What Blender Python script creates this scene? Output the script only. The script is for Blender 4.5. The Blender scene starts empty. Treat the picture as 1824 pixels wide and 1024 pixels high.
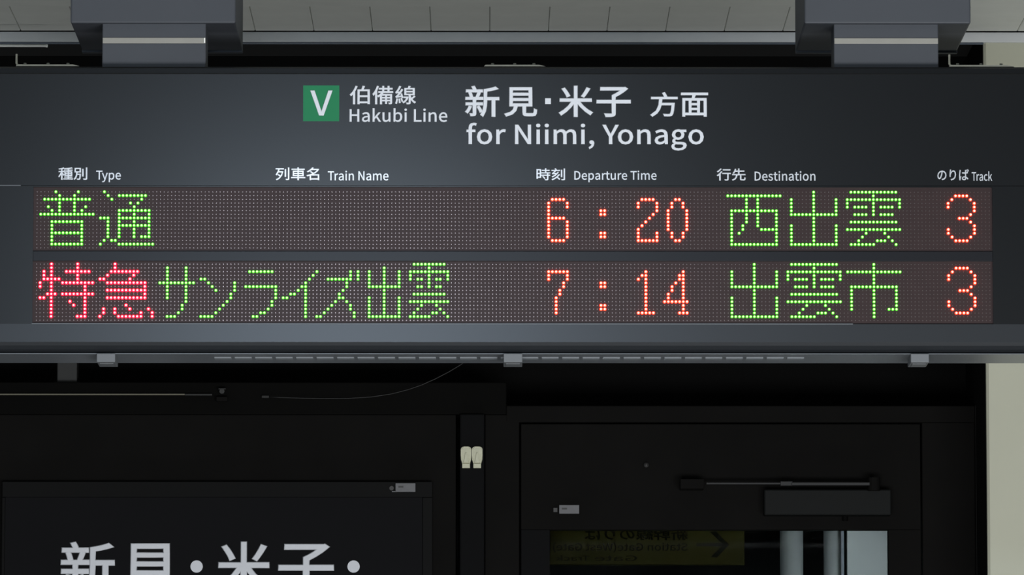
import bpy, bmesh, math
from mathutils import Vector, Matrix, Euler

SC = bpy.context.scene
COL = SC.collection

# ------------------------------------------------------------------ camera
FPX = 11300.0
CAM = Vector((0.0, -11.22, 1.6))
PITCH = math.atan(1285.0 / FPX)
YAW = -math.atan(44.0 / FPX)
cam_data = bpy.data.cameras.new('camera')
cam_data.sensor_width = 36.0
cam_data.lens = 36.0 * FPX / 1824.0
cam_data.clip_end = 200.0
cam = bpy.data.objects.new('camera', cam_data)
cam.location = CAM
cam.rotation_euler = (math.pi / 2 + PITCH, 0.0, YAW)
COL.objects.link(cam)
SC.camera = cam
R = Euler((math.pi / 2 + PITCH, 0.0, YAW)).to_matrix()

# ------------------------------------------------------------------ world, lights, exposure
SC.view_settings.view_transform = 'Standard'
SC.view_settings.look = 'None'
SC.view_settings.exposure = 0.0
SC.view_settings.gamma = 1.0
SC.view_settings.use_curve_mapping = False
w = bpy.data.worlds.new('night_ambient')
SC.world = w
w.use_nodes = True
bg = w.node_tree.nodes['Background']
bg.inputs[0].default_value = (0.80, 0.92, 1.0, 1)
bg.inputs[1].default_value = 0.16


def area(name, loc, target, sx, sy, power, col, spread=180):
    d = bpy.data.lights.new(name, 'AREA')
    d.shape = 'RECTANGLE'
    d.size = sx
    d.size_y = sy
    d.energy = power
    d.color = col
    d.spread = math.radians(spread)
    o = bpy.data.objects.new(name, d)
    o.location = loc
    o.rotation_euler = (Vector(target) - Vector(loc)).to_track_quat('-Z', 'Y').to_euler()
    COL.objects.link(o)
    return o


# added low front fill, and the tube whose reflection sits in the satin paint
area('front_fill', (1.0, -5.6, 0.8), (0.1, 1.0, 3.0), 4.5, 1.2, 300, (0.96, 0.98, 1.0))
area('platform_tube', (-0.36, -5.0, 3.28), (-0.30, 0.0, 2.8), 0.6, 0.14, 27, (0.70, 0.84, 1.0))
area('ceiling_fill', (0.0, 1.35, 0.5), (0.0, 1.75, 3.65), 3.0, 0.3, 3.6, (0.98, 0.98, 0.95), 90)  # added upward fill that brightens the planks and fascia
area('pane_fill', (0.95, 2.72, 2.6), (0.70, 3.05, 2.45), 0.1, 0.3, 0.22, (0.88, 0.95, 1.0), 110)  # added fill for the pale shapes behind the pane, no fixture


# ------------------------------------------------------------------ helpers
def P(px, py, Y):
    """point of the vertical plane y = Y seen at that spot of the photograph"""
    d = R @ Vector(((px - 912.0) / FPX, -(py - 512.0) / FPX, -1.0))
    t = (Y - CAM.y) / d.y
    return CAM + d * t


def X(px, Y, py=455):
    return P(px, py, Y).x


def Z(py, Y, px=912):
    return P(px, py, Y).z


def mat(name, col, rough=0.6, metal=0.0, spec=0.5, emit=None, estr=1.0, var=0.0, vscale=30.0, bump=0.0):
    m = bpy.data.materials.new(name)
    m.use_nodes = True
    nt = m.node_tree
    b = nt.nodes['Principled BSDF']
    b.inputs['Base Color'].default_value = (*col, 1)
    b.inputs['Roughness'].default_value = rough
    b.inputs['Metallic'].default_value = metal
    b.inputs['Specular IOR Level'].default_value = spec
    if emit:
        b.inputs['Emission Color'].default_value = (*emit, 1)
        b.inputs['Emission Strength'].default_value = estr
    if var or bump:
        tc = nt.nodes.new('ShaderNodeTexCoord')
        nz = nt.nodes.new('ShaderNodeTexNoise')
        nz.inputs['Scale'].default_value = vscale
        nz.inputs['Detail'].default_value = 6
        nt.links.new(tc.outputs['Object'], nz.inputs['Vector'])
        if var:
            mx = nt.nodes.new('ShaderNodeMix')
            mx.data_type = 'RGBA'
            mx.inputs[6].default_value = (*[c * (1 - var) for c in col], 1)
            mx.inputs[7].default_value = (*[min(1, c * (1 + var)) for c in col], 1)
            nt.links.new(nz.outputs['Fac'], mx.inputs[0])
            nt.links.new(mx.outputs[2], b.inputs['Base Color'])
        if bump:
            bp = nt.nodes.new('ShaderNodeBump')
            bp.inputs['Strength'].default_value = bump
            bp.inputs['Distance'].default_value = 0.001
            nt.links.new(nz.outputs['Fac'], bp.inputs['Height'])
            nt.links.new(bp.outputs[0], b.inputs['Normal'])
    return m


M = {
    'face': mat('dark_satin_panel', (0.0036, 0.00405, 0.004725), 0.26, 0.0, 0.42, var=0.06, vscale=9),
    'strip': mat('grey_satin_metal', (0.02625, 0.02888, 0.03255), 0.29, 0.25, 0.5, var=0.05, vscale=9),
    'bar': mat('dark_slate_bar', (0.0072, 0.0075, 0.0102), 0.32, 0.0, 0.3),
    'shell': mat('dark_housing_paint', (0.03, 0.032, 0.035), 0.5),
    'rail': mat('grey_rail_metal', (0.17, 0.183, 0.198), 0.30, 0.0, 0.4, var=0.06, vscale=40),
    'slot': mat('vent_slot_metal', (0.26, 0.28, 0.30), 0.5, 0.1),
    'latch': mat('latch_plastic', (0.15, 0.157, 0.165), 0.5, var=0.05),
    'edge': mat('pale_edge_line', (0.17, 0.18, 0.19), 0.4, 0.3),
    'hanger': mat('grey_blue_paint', (0.0525, 0.0575, 0.0675), 0.55, 0.0, 0.4, var=0.07, vscale=14, bump=0.15),
    'band': mat('cream_metal_band', (0.3, 0.288, 0.252), 0.45, var=0.1, vscale=25),
    'bright': mat('bright_steel', (0.95, 0.94, 0.88), 0.4, 0.0),
    'cream': mat('cream_bracket_metal', (0.18, 0.18, 0.145), 0.5, 0.0, var=0.3, vscale=60),
    'letter': mat('reflective_white_film', (0.72, 0.74, 0.78), 0.4, 0.0, 0.5),
    'heading': mat('glossy_white_film', (0.74, 0.76, 0.80), 0.24, 0.25, 1.0),
    'letter_dim': mat('grey_white_film', (0.715, 0.7293, 0.7722), 0.5, 0.0, 0.4),
    'badge': mat('green_film', (0.010, 0.20, 0.075), 0.4, 0.0, 0.25, var=0.06, vscale=20),
    'board': mat('led_board_resin', (0.042, 0.0255, 0.025), 0.36, 0.0, 0.18, var=0.12, vscale=60),
    'unlit': mat('unlit_led_lens', (0.19, 0.150, 0.142), 0.27, 0.9, 0.5),
    'ceil': mat('ceiling_plank_paint', (0.7056, 0.714, 0.672), 0.6, 0.0, 0.4, var=0.08, vscale=12),
    'ceil_gap': mat('ceiling_gap_black', (0.01, 0.01, 0.01), 0.8),
    'fascia': mat('fascia_paint', (0.70, 0.71, 0.71), 0.5, var=0.05, vscale=20),
    'bead': mat('bluish_bead', (0.12, 0.14, 0.17), 0.4),
    'beige': mat('beige_wall_paint', (0.56, 0.555, 0.44), 0.6, 0.0, 0.3, var=0.05, vscale=6),
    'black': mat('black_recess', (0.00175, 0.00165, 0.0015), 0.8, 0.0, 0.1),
    'wall': mat('near_black_wall', (0.0068, 0.006375, 0.00595), 0.75, 0.0, 0.05, var=0.25, vscale=8),
    'wall2': mat('black_wall_upper', (0.00352, 0.00336, 0.00304), 0.75, 0.0, 0.05, var=0.2, vscale=8),
    'jamb': mat('dark_jamb', (0.003825, 0.003375, 0.00315), 0.5, 0.0, 0.2),
    'post': mat('dark_blue_post', (0.0042, 0.0042, 0.0046), 0.7, 0.0, 0.08, var=0.1),
    'sign2': mat('wall_sign_face', (0.0052, 0.0052, 0.0062), 0.7, 0.0, 0.1, var=0.08, vscale=10),
    'frame2': mat('wall_sign_frame', (0.0040, 0.0040, 0.0040), 0.6, 0.0, 0.1),
    'ivory': mat('ivory_plastic', (0.62, 0.61, 0.45), 0.4, var=0.06, vscale=200),
    'tag': mat('grey_tag_plastic', (0.1275, 0.1275, 0.135), 0.5, var=0.15, vscale=80),
    'tagdark': mat('tag_fixing', (0.033, 0.0318, 0.0312), 0.5),
    'glass': None,
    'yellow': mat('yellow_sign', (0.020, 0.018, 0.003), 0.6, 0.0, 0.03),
    'ink': mat('black_ink', (0.003, 0.003, 0.002), 0.6, 0.0, 0.03),
    'pale': mat('pale_grey_panel', (0.3091, 0.336, 0.336), 0.5, var=0.04, vscale=8),
    'floor': mat('platform_paving', (0.28, 0.28, 0.27), 0.8, var=0.2, vscale=5),
    'closer': mat('closer_paint', (0.0065, 0.0072, 0.0070), 0.5, 0.0, 0.1),
    'arm': mat('closer_arm_steel', (0.0102, 0.0102, 0.0108), 0.4, 0.3),
    'strip3': mat('yellowish_strip', (0.14, 0.1295, 0.091), 0.45),
    'stub': mat('dark_stub', (0.009, 0.00925, 0.0085), 0.55),
    'cable': mat('dull_cable', (0.0054, 0.0054, 0.00513), 0.5),
    # lit diodes: pale die core; the coloured body's emission also stands in for its halo
    'g_core': mat('green_led_core', (0.1, 0.3, 0.05), 0.3, emit=(0.62, 1.0, 0.36), estr=2.0),
    'g_ring': mat('green_led_body_halo', (0.05, 0.3, 0.02), 0.3, emit=(0.012, 0.19, 0.0), estr=5.0),
    'p_core': mat('pink_red_led_core', (0.3, 0.05, 0.1), 0.3, emit=(1.0, 0.80, 0.82), estr=2.0),
    'p_ring': mat('pink_red_led_body_halo', (0.3, 0.01, 0.03), 0.3, emit=(1.0, 0.0, 0.016), estr=5.0),
    'r_core': mat('orange_red_led_core', (0.3, 0.1, 0.05), 0.3, emit=(1.0, 0.84, 0.62), estr=2.0),
    'r_ring': mat('orange_red_led_body_halo', (0.3, 0.03, 0.01), 0.3, emit=(1.0, 0.018, 0.002), estr=5.0),
}
g = bpy.data.materials.new('door_glass')
g.use_nodes = True
gb = g.node_tree.nodes['Principled BSDF']
gb.inputs['Base Color'].default_value = (0.9, 0.95, 0.94, 1)
gb.inputs['Roughness'].default_value = 0.02
gb.inputs['Transmission Weight'].default_value = 1.0
gb.inputs['IOR'].default_value = 1.1
M['glass'] = g


def link(name, me, parent=None, mats=(), label=None, cat=None, group=None, kind=None):
    o = bpy.data.objects.new(name, me)
    COL.objects.link(o)
    if me is not None:
        for m in mats:
            me.materials.append(M[m])
    if parent is not None:
        o.parent = parent
    tag(o, label, cat, group, kind)
    return o


def tag(o, label=None, cat=None, group=None, kind=None):
    if label: o['label'] = label
    if cat: o['category'] = cat
    if group: o['group'] = group
    if kind: o['kind'] = kind
    return o


def done(name, bm, mats, parent=None, smooth=False, **kw):
    bmesh.ops.recalc_face_normals(bm, faces=bm.faces)
    me = bpy.data.meshes.new(name)
    if smooth:
        for f in bm.faces:
            f.smooth = True
    bm.to_mesh(me)
    bm.free()
    return link(name, me, parent, mats if isinstance(mats, (list, tuple)) else [mats], **kw)


def add_box(bm, x0, x1, y0, y1, z0, z1, bev=0.0, seg=2, mi=0):
    r = bmesh.ops.create_cube(bm, size=1.0)
    vs = r['verts']
    for v in vs:
        v.co = Vector((x0 + (v.co.x + .5) * (x1 - x0), y0 + (v.co.y + .5) * (y1 - y0), z0 + (v.co.z + .5) * (z1 - z0)))
    fs = {f for v in vs for f in v.link_faces}
    for f in fs:
        f.material_index = mi
    if bev:
        es = list({e for v in vs for e in v.link_edges})
        bmesh.ops.bevel(bm, geom=es, offset=bev, segments=seg, affect='EDGES', profile=0.5)


def box(name, mats, x0, x1, y0, y1, z0, z1, parent=None, bev=0.0, **kw):
    bm = bmesh.new()
    add_box(bm, min(x0, x1), max(x0, x1), min(y0, y1), max(y0, y1), min(z0, z1), max(z0, z1), bev)
    return done(name, bm, mats, parent, **kw)


def pbox(name, mats, px0, px1, py0, py1, Y0, Y1, parent=None, bev=0.0, **kw):
    """box whose front face (at y = Y0) fills that rectangle of the photograph's frame"""
    ym = (py0 + py1) / 2
    return box(name, mats, X(px0, Y0, ym), X(px1, Y0, ym), Y0, Y1, Z(py1, Y0), Z(py0, Y0), parent, bev, **kw)


def add_cyl(bm, c, axis, r, h, n=16, r2=None):
    r2 = r if r2 is None else r2
    mtx = Matrix.Translation(c) @ Vector((0, 0, 1)).rotation_difference(Vector(axis)).to_matrix().to_4x4()
    bmesh.ops.create_cone(bm, cap_ends=True, segments=n, radius1=r, radius2=r2, depth=h, matrix=mtx)


def add_prism(bm, pts, y0, y1, mi=0):
    """extrude an outline of (x, z) points from y0 (front) to y1"""
    a = [bm.verts.new((x, y0, z)) for x, z in pts]
    b = [bm.verts.new((x, y1, z)) for x, z in pts]
    n = len(pts)
    bm.faces.new(a).material_index = mi
    bm.faces.new(list(reversed(b))).material_index = mi
    for i in range(n):
        bm.faces.new((a[i], b[i], b[(i + 1) % n], a[(i + 1) % n])).material_index = mi


def add_tube(bm, pts, r, n=8):
    """round tube along a polyline"""
    rings = []
    for i, p in enumerate(pts):
        p = Vector(p)
        a = Vector(pts[max(i - 1, 0)]); b = Vector(pts[min(i + 1, len(pts) - 1)])
        t = (b - a).normalized()
        u = t.cross(Vector((0, 0, 1)))
        if u.length < 1e-3: u = t.cross(Vector((0, 1, 0)))
        u.normalize(); v = t.cross(u)
        rings.append([bm.verts.new(p + (u * math.cos(k * 2 * math.pi / n) + v * math.sin(k * 2 * math.pi / n)) * r) for k in range(n)])
    for A, B in zip(rings, rings[1:]):
        for k in range(n):
            bm.faces.new((A[k], A[(k + 1) % n], B[(k + 1) % n], B[k]))
    bm.faces.new(rings[0]); bm.faces.new(list(reversed(rings[-1])))


def thing(name, loc, label=None, cat=None, group=None, kind=None):
    o = bpy.data.objects.new(name, None)
    o.empty_display_size = 0.05
    COL.objects.link(o)
    # parts are modelled in world space; the empty sits at the thing's base
    o.location = loc
    tag(o, label, cat, group, kind)
    return o


def adopt(root):
    """parts were built in world space: keep them there under a root that is not at the origin"""
    inv = Matrix.Translation(root.location).inverted()
    for c in root.children:
        c.matrix_parent_inverse = inv


# ------------------------------------------------------------------ lettering
GL = {"V":[202,[[55,86,82,0,95,0,107,0,120,0,147,86,174,171,201,257,190,257,179,257,168,257,155,210,141,164,127,118,118,88,112,63,102,33,102,33,101,33,101,33,91,63,85,88,76,118,62,164,48,210,34,257,23,257,12,257,0,257,28,171]]],"H":[255,[[35,86,35,0,46,0,57,0,68,0,68,40,68,81,68,121,107,121,147,121,187,121,187,81,187,40,187,0,198,0,209,0,220,0,220,86,220,171,220,257,209,257,198,257,187,257,187,221,187,185,187,149,147,149,107,149,68,149,68,185,68,221,68,257,57,257,46,257,35,257,35,171]]],"a":[197,[[44,-5,76,-5,99,-5,121,8,139,23,139,23,140,23,140,23,141,15,142,8,143,0,152,0,160,0,169,0,169,39,169,78,169,117,169,164,150,195,103,195,72,195,46,181,29,170,33,163,37,155,41,148,56,158,76,168,98,168,129,168,137,145,137,120,56,111,21,91,21,49,21,15],[103,21,85,21,66,21,51,30,51,51,51,76,73,92,137,99,137,81,137,64,137,46,119,30]]],"k":[194,[[32,93,32,0,43,0,53,0,64,0,64,17,64,33,64,50,76,64,88,78,99,92,118,61,137,31,155,0,167,0,178,0,190,0,166,38,142,76,118,113,139,139,160,165,181,190,169,190,158,190,146,190,119,157,92,123,65,90,65,90,64,90,64,90,64,153,64,216,64,279,53,279,43,279,32,279,32,186]]],"u":[213,[[48,-5,88,-5,114,-5,133,9,151,30,151,30,151,30,152,30,152,20,153,10,154,0,163,0,172,0,181,0,181,63,181,127,181,190,170,190,159,190,149,190,149,145,149,100,149,55,131,33,117,23,97,23,72,23,62,38,62,74,62,112,62,151,62,190,51,190,40,190,29,190,29,150,29,110,29,70,29,21]]],"b":[217,[[98,-5,116,-5,159,-5,199,33,199,98,199,157,172,195,123,195,102,195,81,183,63,168,63,180,64,191,64,202,64,228,64,253,64,279,54,279,43,279,32,279,32,186,32,93,32,0,41,0,49,0,58,0,59,7,60,13,61,20,61,20,62,20,62,20,78,5],[142,22,111,22,98,22,81,27,64,42,64,75,64,109,64,142,82,159,99,168,115,168,151,168,165,140,165,98,165,51]]],"i":[97,[[32,63,32,0,43,0,54,0,64,0,64,63,64,127,64,190,54,190,43,190,32,190,32,127],[36,229,48,229,61,229,70,238,70,251,70,263,61,271,48,271,36,271,27,263,27,251,27,238]]],"L":[190,[[35,86,35,0,84,0,132,0,180,0,180,9,180,18,180,28,143,28,105,28,68,28,68,104,68,180,68,257,57,257,46,257,35,257,35,171]]],"n":[214,[[32,63,32,0,43,0,54,0,64,0,64,46,64,92,64,138,83,157,97,167,116,167,141,167,152,152,152,116,152,77,152,39,152,0,163,0,174,0,184,0,184,40,184,80,184,120,184,169,166,195,126,195,100,195,80,181,62,162,62,162,62,162,62,162,61,172,60,181,58,190,50,190,41,190,32,190,32,127]]],"e":[194,[[58,-5,109,-5,135,-5,155,4,172,15,168,22,164,29,160,36,146,27,131,21,113,21,77,21,52,47,50,88,92,88,135,88,178,88,179,92,179,99,179,106,179,160,152,195,103,195,60,195,18,157,18,95,18,32],[83,110,49,110,53,148,77,169,104,169,134,169,151,149,151,110,117,110]]],"f":[114,[[12,172,12,164,20,164,29,164,37,164,37,109,37,55,37,0,48,0,59,0,69,0,69,55,69,109,69,164,83,164,96,164,110,164,110,173,110,181,110,190,96,190,83,190,69,190,69,200,69,210,69,220,69,245,78,258,96,258,103,258,111,256,118,252,120,261,122,269,125,277,116,281,105,283,93,283,55,283,37,259,37,221,37,210,37,200,37,190,29,190,20,189,12,188,12,180]]],"o":[213,[[60,-5,106,-5,153,-5,194,32,194,95,194,158,153,195,106,195,60,195,18,158,18,95,18,32],[139,22,106,22,73,22,51,51,51,95,51,139,73,168,106,168,139,168,161,139,161,95,161,51]]],"r":[136,[[32,63,32,0,43,0,54,0,64,0,64,41,64,81,64,122,77,154,96,166,112,166,120,166,124,165,131,163,133,172,135,182,137,191,131,194,125,195,116,195,95,195,76,180,62,155,62,155,62,155,62,155,61,167,60,179,58,190,50,190,41,190,32,190,32,127]]],"N":[254,[[35,86,35,0,46,0,56,0,66,0,66,45,66,90,66,135,66,162,63,189,62,215,62,215,63,215,63,215,73,197,82,180,91,162,122,108,153,54,185,0,196,0,207,0,218,0,218,86,218,171,218,257,208,257,197,257,187,257,187,212,187,168,187,123,187,97,189,68,192,42,191,42,190,42,190,42,181,60,171,77,162,95,131,149,100,203,68,257,57,257,46,257,35,257,35,171]]],"m":[325,[[32,63,32,0,43,0,54,0,64,0,64,46,64,92,64,138,82,158,98,167,112,167,136,167,147,152,147,116,147,77,147,39,147,0,158,0,169,0,179,0,179,46,179,92,179,138,197,158,213,167,227,167,251,167,263,152,263,116,263,77,263,39,263,0,273,0,284,0,294,0,294,40,294,80,294,120,294,169,276,195,237,195,214,195,194,180,174,159,166,181,151,195,121,195,99,195,79,181,62,162,62,162,62,162,62,162,61,172,60,181,58,190,50,190,41,190,32,190,32,127]]],",":[98,[[24,-60,26,-67,58,-53,77,-27,77,7,77,30,67,44,50,44,37,44,26,36,26,22,26,8,37,-1,50,-1,51,-1,52,0,54,0,53,-21,40,-38,19,-48,21,-54]]],"Y":[186,[[77,33,77,0,87,0,98,0,109,0,109,33,109,66,109,99,135,152,160,204,186,257,175,257,164,257,153,257,142,232,131,208,120,184,112,165,103,147,94,128,93,128,93,128,92,128,83,147,76,165,67,184,56,208,45,232,34,257,23,257,11,257,0,257,25,204,51,152,77,99,77,66]]],"g":[198,[[50,-88,96,-88,155,-88,193,-57,193,-22,193,10,170,23,126,23,114,23,101,23,89,23,63,23,56,32,56,44,56,55,61,61,68,67,76,63,87,60,96,60,135,60,166,86,166,126,166,143,159,157,150,166,163,166,176,166,189,166,189,174,189,182,189,190,167,190,145,190,123,190,116,193,107,195,96,195,58,195,25,169,25,127,25,104,37,86,50,76,50,76,50,75,50,75,40,68,29,55,29,39,29,24,36,14,46,8,46,7,46,7,46,6,28,-5,18,-20,18,-37,18,-69],[118,82,96,82,74,82,56,99,56,127,56,155,74,172,96,172,119,172,137,155,137,127,137,99],[138,-65,101,-65,66,-65,46,-53,46,-32,46,-21,51,-10,65,0,74,-2,83,-3,90,-3,101,-3,112,-3,123,-3,148,-3,161,-9,161,-27,161,-47]]],"T":[210,[[89,76,89,0,99,0,110,0,121,0,121,76,121,153,121,229,147,229,173,229,199,229,199,238,199,248,199,257,136,257,74,257,11,257,11,248,11,238,11,229,37,229,63,229,89,229,89,153]]],"y":[183,[[27,-82,35,-82,73,-82,93,-53,106,-16,130,53,154,121,178,190,167,190,157,190,147,190,135,155,124,120,112,85,107,68,102,48,97,31,96,31,96,31,95,31,89,49,82,68,76,85,63,120,51,155,38,190,27,190,16,190,5,190,30,127,55,63,81,0,79,-5,78,-10,77,-15,69,-38,55,-56,34,-56,29,-56,23,-54,19,-53,17,-61,15,-70,13,-78,19,-81]]],"p":[217,[[32,10,32,-80,43,-80,54,-80,64,-80,64,-59,64,-37,64,-16,64,-5,64,6,63,18,81,3,99,-5,116,-5,159,-5,199,33,199,98,199,157,172,195,123,195,101,195,79,182,62,168,62,168,62,168,62,168,61,175,60,183,58,190,50,190,41,190,32,190,32,100],[142,22,111,22,98,22,81,27,64,42,64,75,64,109,64,142,83,159,99,168,115,168,151,168,165,140,165,98,165,51]]],"D":[241,[[35,86,35,0,57,0,79,0,101,0,178,0,220,48,220,129,220,211,178,257,99,257,78,257,57,257,35,257,35,171],[77,27,68,27,68,95,68,162,68,230,77,230,87,230,97,230,157,230,187,194,187,129,187,64,157,27,97,27,87,27]]],"t":[132,[[51,-5,92,-5,104,-5,116,-1,127,2,125,11,123,19,121,27,114,24,106,21,99,21,77,21,70,35,70,58,70,93,70,129,70,164,87,164,104,164,121,164,121,173,121,181,121,190,104,190,87,190,70,190,70,208,70,226,70,244,61,244,52,244,43,244,42,226,41,208,40,190,30,190,19,189,9,188,9,180,9,172,9,164,19,164,28,164,38,164,38,129,38,94,38,59,38,21]]],"s":[164,[[55,-5,82,-5,127,-5,151,21,151,52,151,88,121,99,93,110,72,118,52,125,52,143,52,158,63,170,88,170,104,170,118,163,131,153,136,160,141,167,146,173,132,185,111,195,87,195,46,195,22,171,22,141,22,109,50,96,77,86,98,78,120,69,120,50,120,34,108,20,83,20,60,20,43,29,27,43,21,36,16,29,11,22,29,7]]],"c":[179,[[57,-5,107,-5,130,-5,152,5,169,19,164,26,159,34,155,41,143,30,127,22,110,22,75,22,51,51,51,95,51,139,76,168,111,168,126,168,138,161,149,152,154,159,160,166,165,173,152,185,134,195,110,195,61,195,18,158,18,95,18,32]]],"(":[119,[[51,-16,84,-69,90,-66,97,-63,103,-60,73,-10,59,49,59,109,59,168,73,227,103,277,97,280,90,283,84,286,51,234,32,178,32,109,32,40]]],")":[119,[[28,-66,35,-69,67,-16,86,40,86,109,86,178,67,234,35,286,28,283,21,280,15,277,45,227,60,168,60,109,60,49,45,-10,15,-60,21,-63]]],"W":[308,[[45,86,63,0,76,0,89,0,102,0,115,52,127,103,140,155,144,175,149,194,153,213,153,213,154,213,154,213,159,194,162,175,167,155,180,103,193,52,206,0,219,0,232,0,245,0,263,86,280,171,298,257,288,257,277,257,267,257,258,210,249,164,239,117,235,89,230,62,225,34,225,34,224,34,223,34,217,62,211,90,205,117,193,164,181,210,169,257,160,257,150,257,140,257,128,210,116,164,104,117,98,89,92,62,86,34,86,34,85,34,85,34,79,62,75,89,69,117,60,164,51,210,42,257,31,257,20,257,9,257,27,171]]],"S":[209,[[70,-5,106,-5,160,-5,194,28,194,68,194,106,171,124,141,137,129,142,116,147,104,153,84,161,62,171,62,196,62,218,81,233,110,233,133,233,152,224,168,209,174,216,179,223,185,230,167,248,140,261,110,261,63,261,29,233,29,193,29,156,57,138,81,127,93,122,105,117,118,111,142,100,161,92,161,65,161,41,141,24,107,24,80,24,54,36,36,56,30,48,23,41,17,33,39,10]]],"G":[242,[[69,-5,136,-5,171,-5,199,8,215,25,215,61,215,97,215,133,187,133,159,133,131,133,131,124,131,115,131,106,149,106,167,106,186,106,186,84,186,61,186,39,175,29,158,24,139,24,84,24,54,64,54,129,54,193,87,233,139,233,165,233,181,222,194,209,200,216,206,223,212,230,197,245,174,261,138,261,70,261,20,211,20,128,20,45]]],"J":[188,[[50,-5,83,-5,133,-5,154,31,154,75,154,136,154,196,154,257,143,257,132,257,121,257,121,197,121,138,121,78,121,40,107,24,80,24,61,24,47,32,35,53,28,47,20,42,12,36,27,9]]],"R":[223,[[82,135,68,135,68,167,68,199,68,230,82,230,96,230,111,230,151,230,173,218,173,185,173,151,151,135,111,135,96,135],[155,36,176,0,188,0,200,0,213,0,191,37,169,75,147,112,182,121,205,145,205,185,205,238,168,257,116,257,89,257,62,257,35,257,35,171,35,86,35,0,46,0,57,0,68,0,68,36,68,73,68,109,83,109,98,109,114,109,135,73]]]}
KERN = {'Ty': -28, 'Tr': -22, 'Yo': -26, 'Ti': -6, 'fo': -2}


def latin_curve(text, track=0):
    cd = bpy.data.curves.new('lettering', 'CURVE')
    cd.dimensions = '2D'
    cd.fill_mode = 'BOTH'
    x = 0
    for i, ch in enumerate(text):
        if ch == ' ':
            x += 80
            continue
        adv, sp = GL[ch]
        for pts in sp:
            s = cd.splines.new('BEZIER')
            n = len(pts) // 6
            s.bezier_points.add(n - 1)
            for k in range(n):
                q = pts[6 * k:6 * k + 6]
                b = s.bezier_points[k]
                b.handle_left_type = b.handle_right_type = 'FREE'
                b.handle_left = ((q[0] + x) / 1000, q[1] / 1000, 0)
                b.co = ((q[2] + x) / 1000, q[3] / 1000, 0)
                b.handle_right = ((q[4] + x) / 1000, q[5] / 1000, 0)
            s.use_cyclic_u = True
        x += adv + track + KERN.get(text[i:i + 2], 0)
    return cd


def cjk_curve(text):
    cd = bpy.data.curves.new('lettering', 'FONT')
    cd.body = text
    cd.size = 1.0
    return cd


def glyph_bm(bm, text, box_px, Y, bold=0.0, cjk=False, mirror=False, thick=0.00012, track=0, res=3):
    """text fitted to a rectangle (px0, px1, py_top, py_bottom) on the plane y = Y"""
    cd = cjk_curve(text) if cjk else latin_curve(text, track)
    cd.resolution_u = res
    cd.bevel_depth = bold
    cd.bevel_resolution = 0
    o = bpy.data.objects.new('tmp', cd)
    COL.objects.link(o)
    bpy.context.view_layer.update()
    dg = bpy.context.evaluated_depsgraph_get()
    me = bpy.data.meshes.new_from_object(o.evaluated_get(dg))
    bpy.data.objects.remove(o)
    xs = [v.co.x for v in me.vertices]; zs = [v.co.y for v in me.vertices]
    x0, x1, z0, z1 = min(xs), max(xs), min(zs), max(zs)
    px0, px1, py0, py1 = box_px
    ym = (py0 + py1) / 2
    X0, X1 = X(px0, Y, ym), X(px1, Y, ym)
    Z0, Z1 = Z(py1, Y), Z(py0, Y)
    if mirror: X0, X1 = X1, X0
    for v in me.vertices:
        v.co = Vector((X0 + (v.co.x - x0) / (x1 - x0) * (X1 - X0), Y + thick * 0.5 - v.co.z / bold * thick * 0.5, Z0 + (v.co.y - z0) / (z1 - z0) * (Z1 - Z0)))
    bm.from_mesh(me)
    bpy.data.meshes.remove(me)


def lettering(pieces, Y, m, parent, label=None, name='lettering', **kw):
    bm = bmesh.new()
    for t, bx, cjk, bold in pieces:
        glyph_bm(bm, t, bx, Y, bold, cjk, **kw)
    return done(name, bm, m, parent, label=label)

# ================================================================== LARGE STRUCTURE
# ---- floor (platform paving, out of frame below, throws light up at the ceiling)
fl = thing('floor', (0, 0, 0), kind='structure')
box('slab', 'floor', -3.2, 3.2, -12.6, 5.2, -0.12, 0.0, fl)

# ---- ceiling of narrow planks running away from the camera
ZC = 3.65
d = R @ Vector((0, -(55.5 - 512) / FPX, -1.0))
YE = CAM.y + d.y * (ZC - CAM.z) / d.z            # where the planks end, seen at row 55
ce = thing('ceiling', (0, 0, ZC), kind='structure')
PW = X(976.8, YE, 56) - X(872.4, YE, 56)
XJ = X(872.4, YE, 56)
plank_me = None
for k in range(-15, 16):
    if plank_me is None:
        bm = bmesh.new()
        add_box(bm, 0.0005, PW - 0.0005, -0.5, YE - 0.004, 0.0, 0.018, 0.0014, 1)
        o = done('ceiling_plank', bm, 'ceil', ce)
        plank_me = o.data
    else:
        o = link('ceiling_plank', plank_me, ce)
    o.location = (XJ + k * PW, 0, ZC)
    o.rotation_euler = (0, (0.0012, -0.0009, 0.0004)[k % 3], 0)
box('backing', 'ceil_gap', -2.1, 2.1, -0.5, YE + 0.5, ZC + 0.022, ZC + 0.06, ce)
# shallow strip added across the planks to make a darker band
d12 = R @ Vector((0, -(12.0 - 512) / FPX, -1.0))
zz = ZC - 0.006
Y12 = CAM.y + d12.y * (zz - CAM.z) / d12.z
box('dark_band_strip', 'ceil', -2.0, 2.0, Y12 - 0.16, Y12, zz, ZC - 0.0005, ce, 0.001)
adopt(ce)
for o in ce.children:
    if o.name.startswith('ceiling_plank'):
        pass
adopt(fl)

# ---- fascia and bead where ceiling meets the wall
YF = YE + 0.006
tr = thing('trim_1', (0, YF, Z(75, YF)), kind='structure')
box('fascia_board', 'fascia', -2.1, 2.1, YF, YF + 0.03, Z(74.5, YF), Z(57, YF), tr, 0.001)
bm = bmesh.new()
add_tube(bm, [(-2.1, YF + 0.006, Z(76.3, YF)), (X(1752, YF, 76), YF + 0.006, Z(76.3, YF))], 0.0026, 10)
done('bead', bm, 'bead', tr, smooth=True)
adopt(tr)

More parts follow.
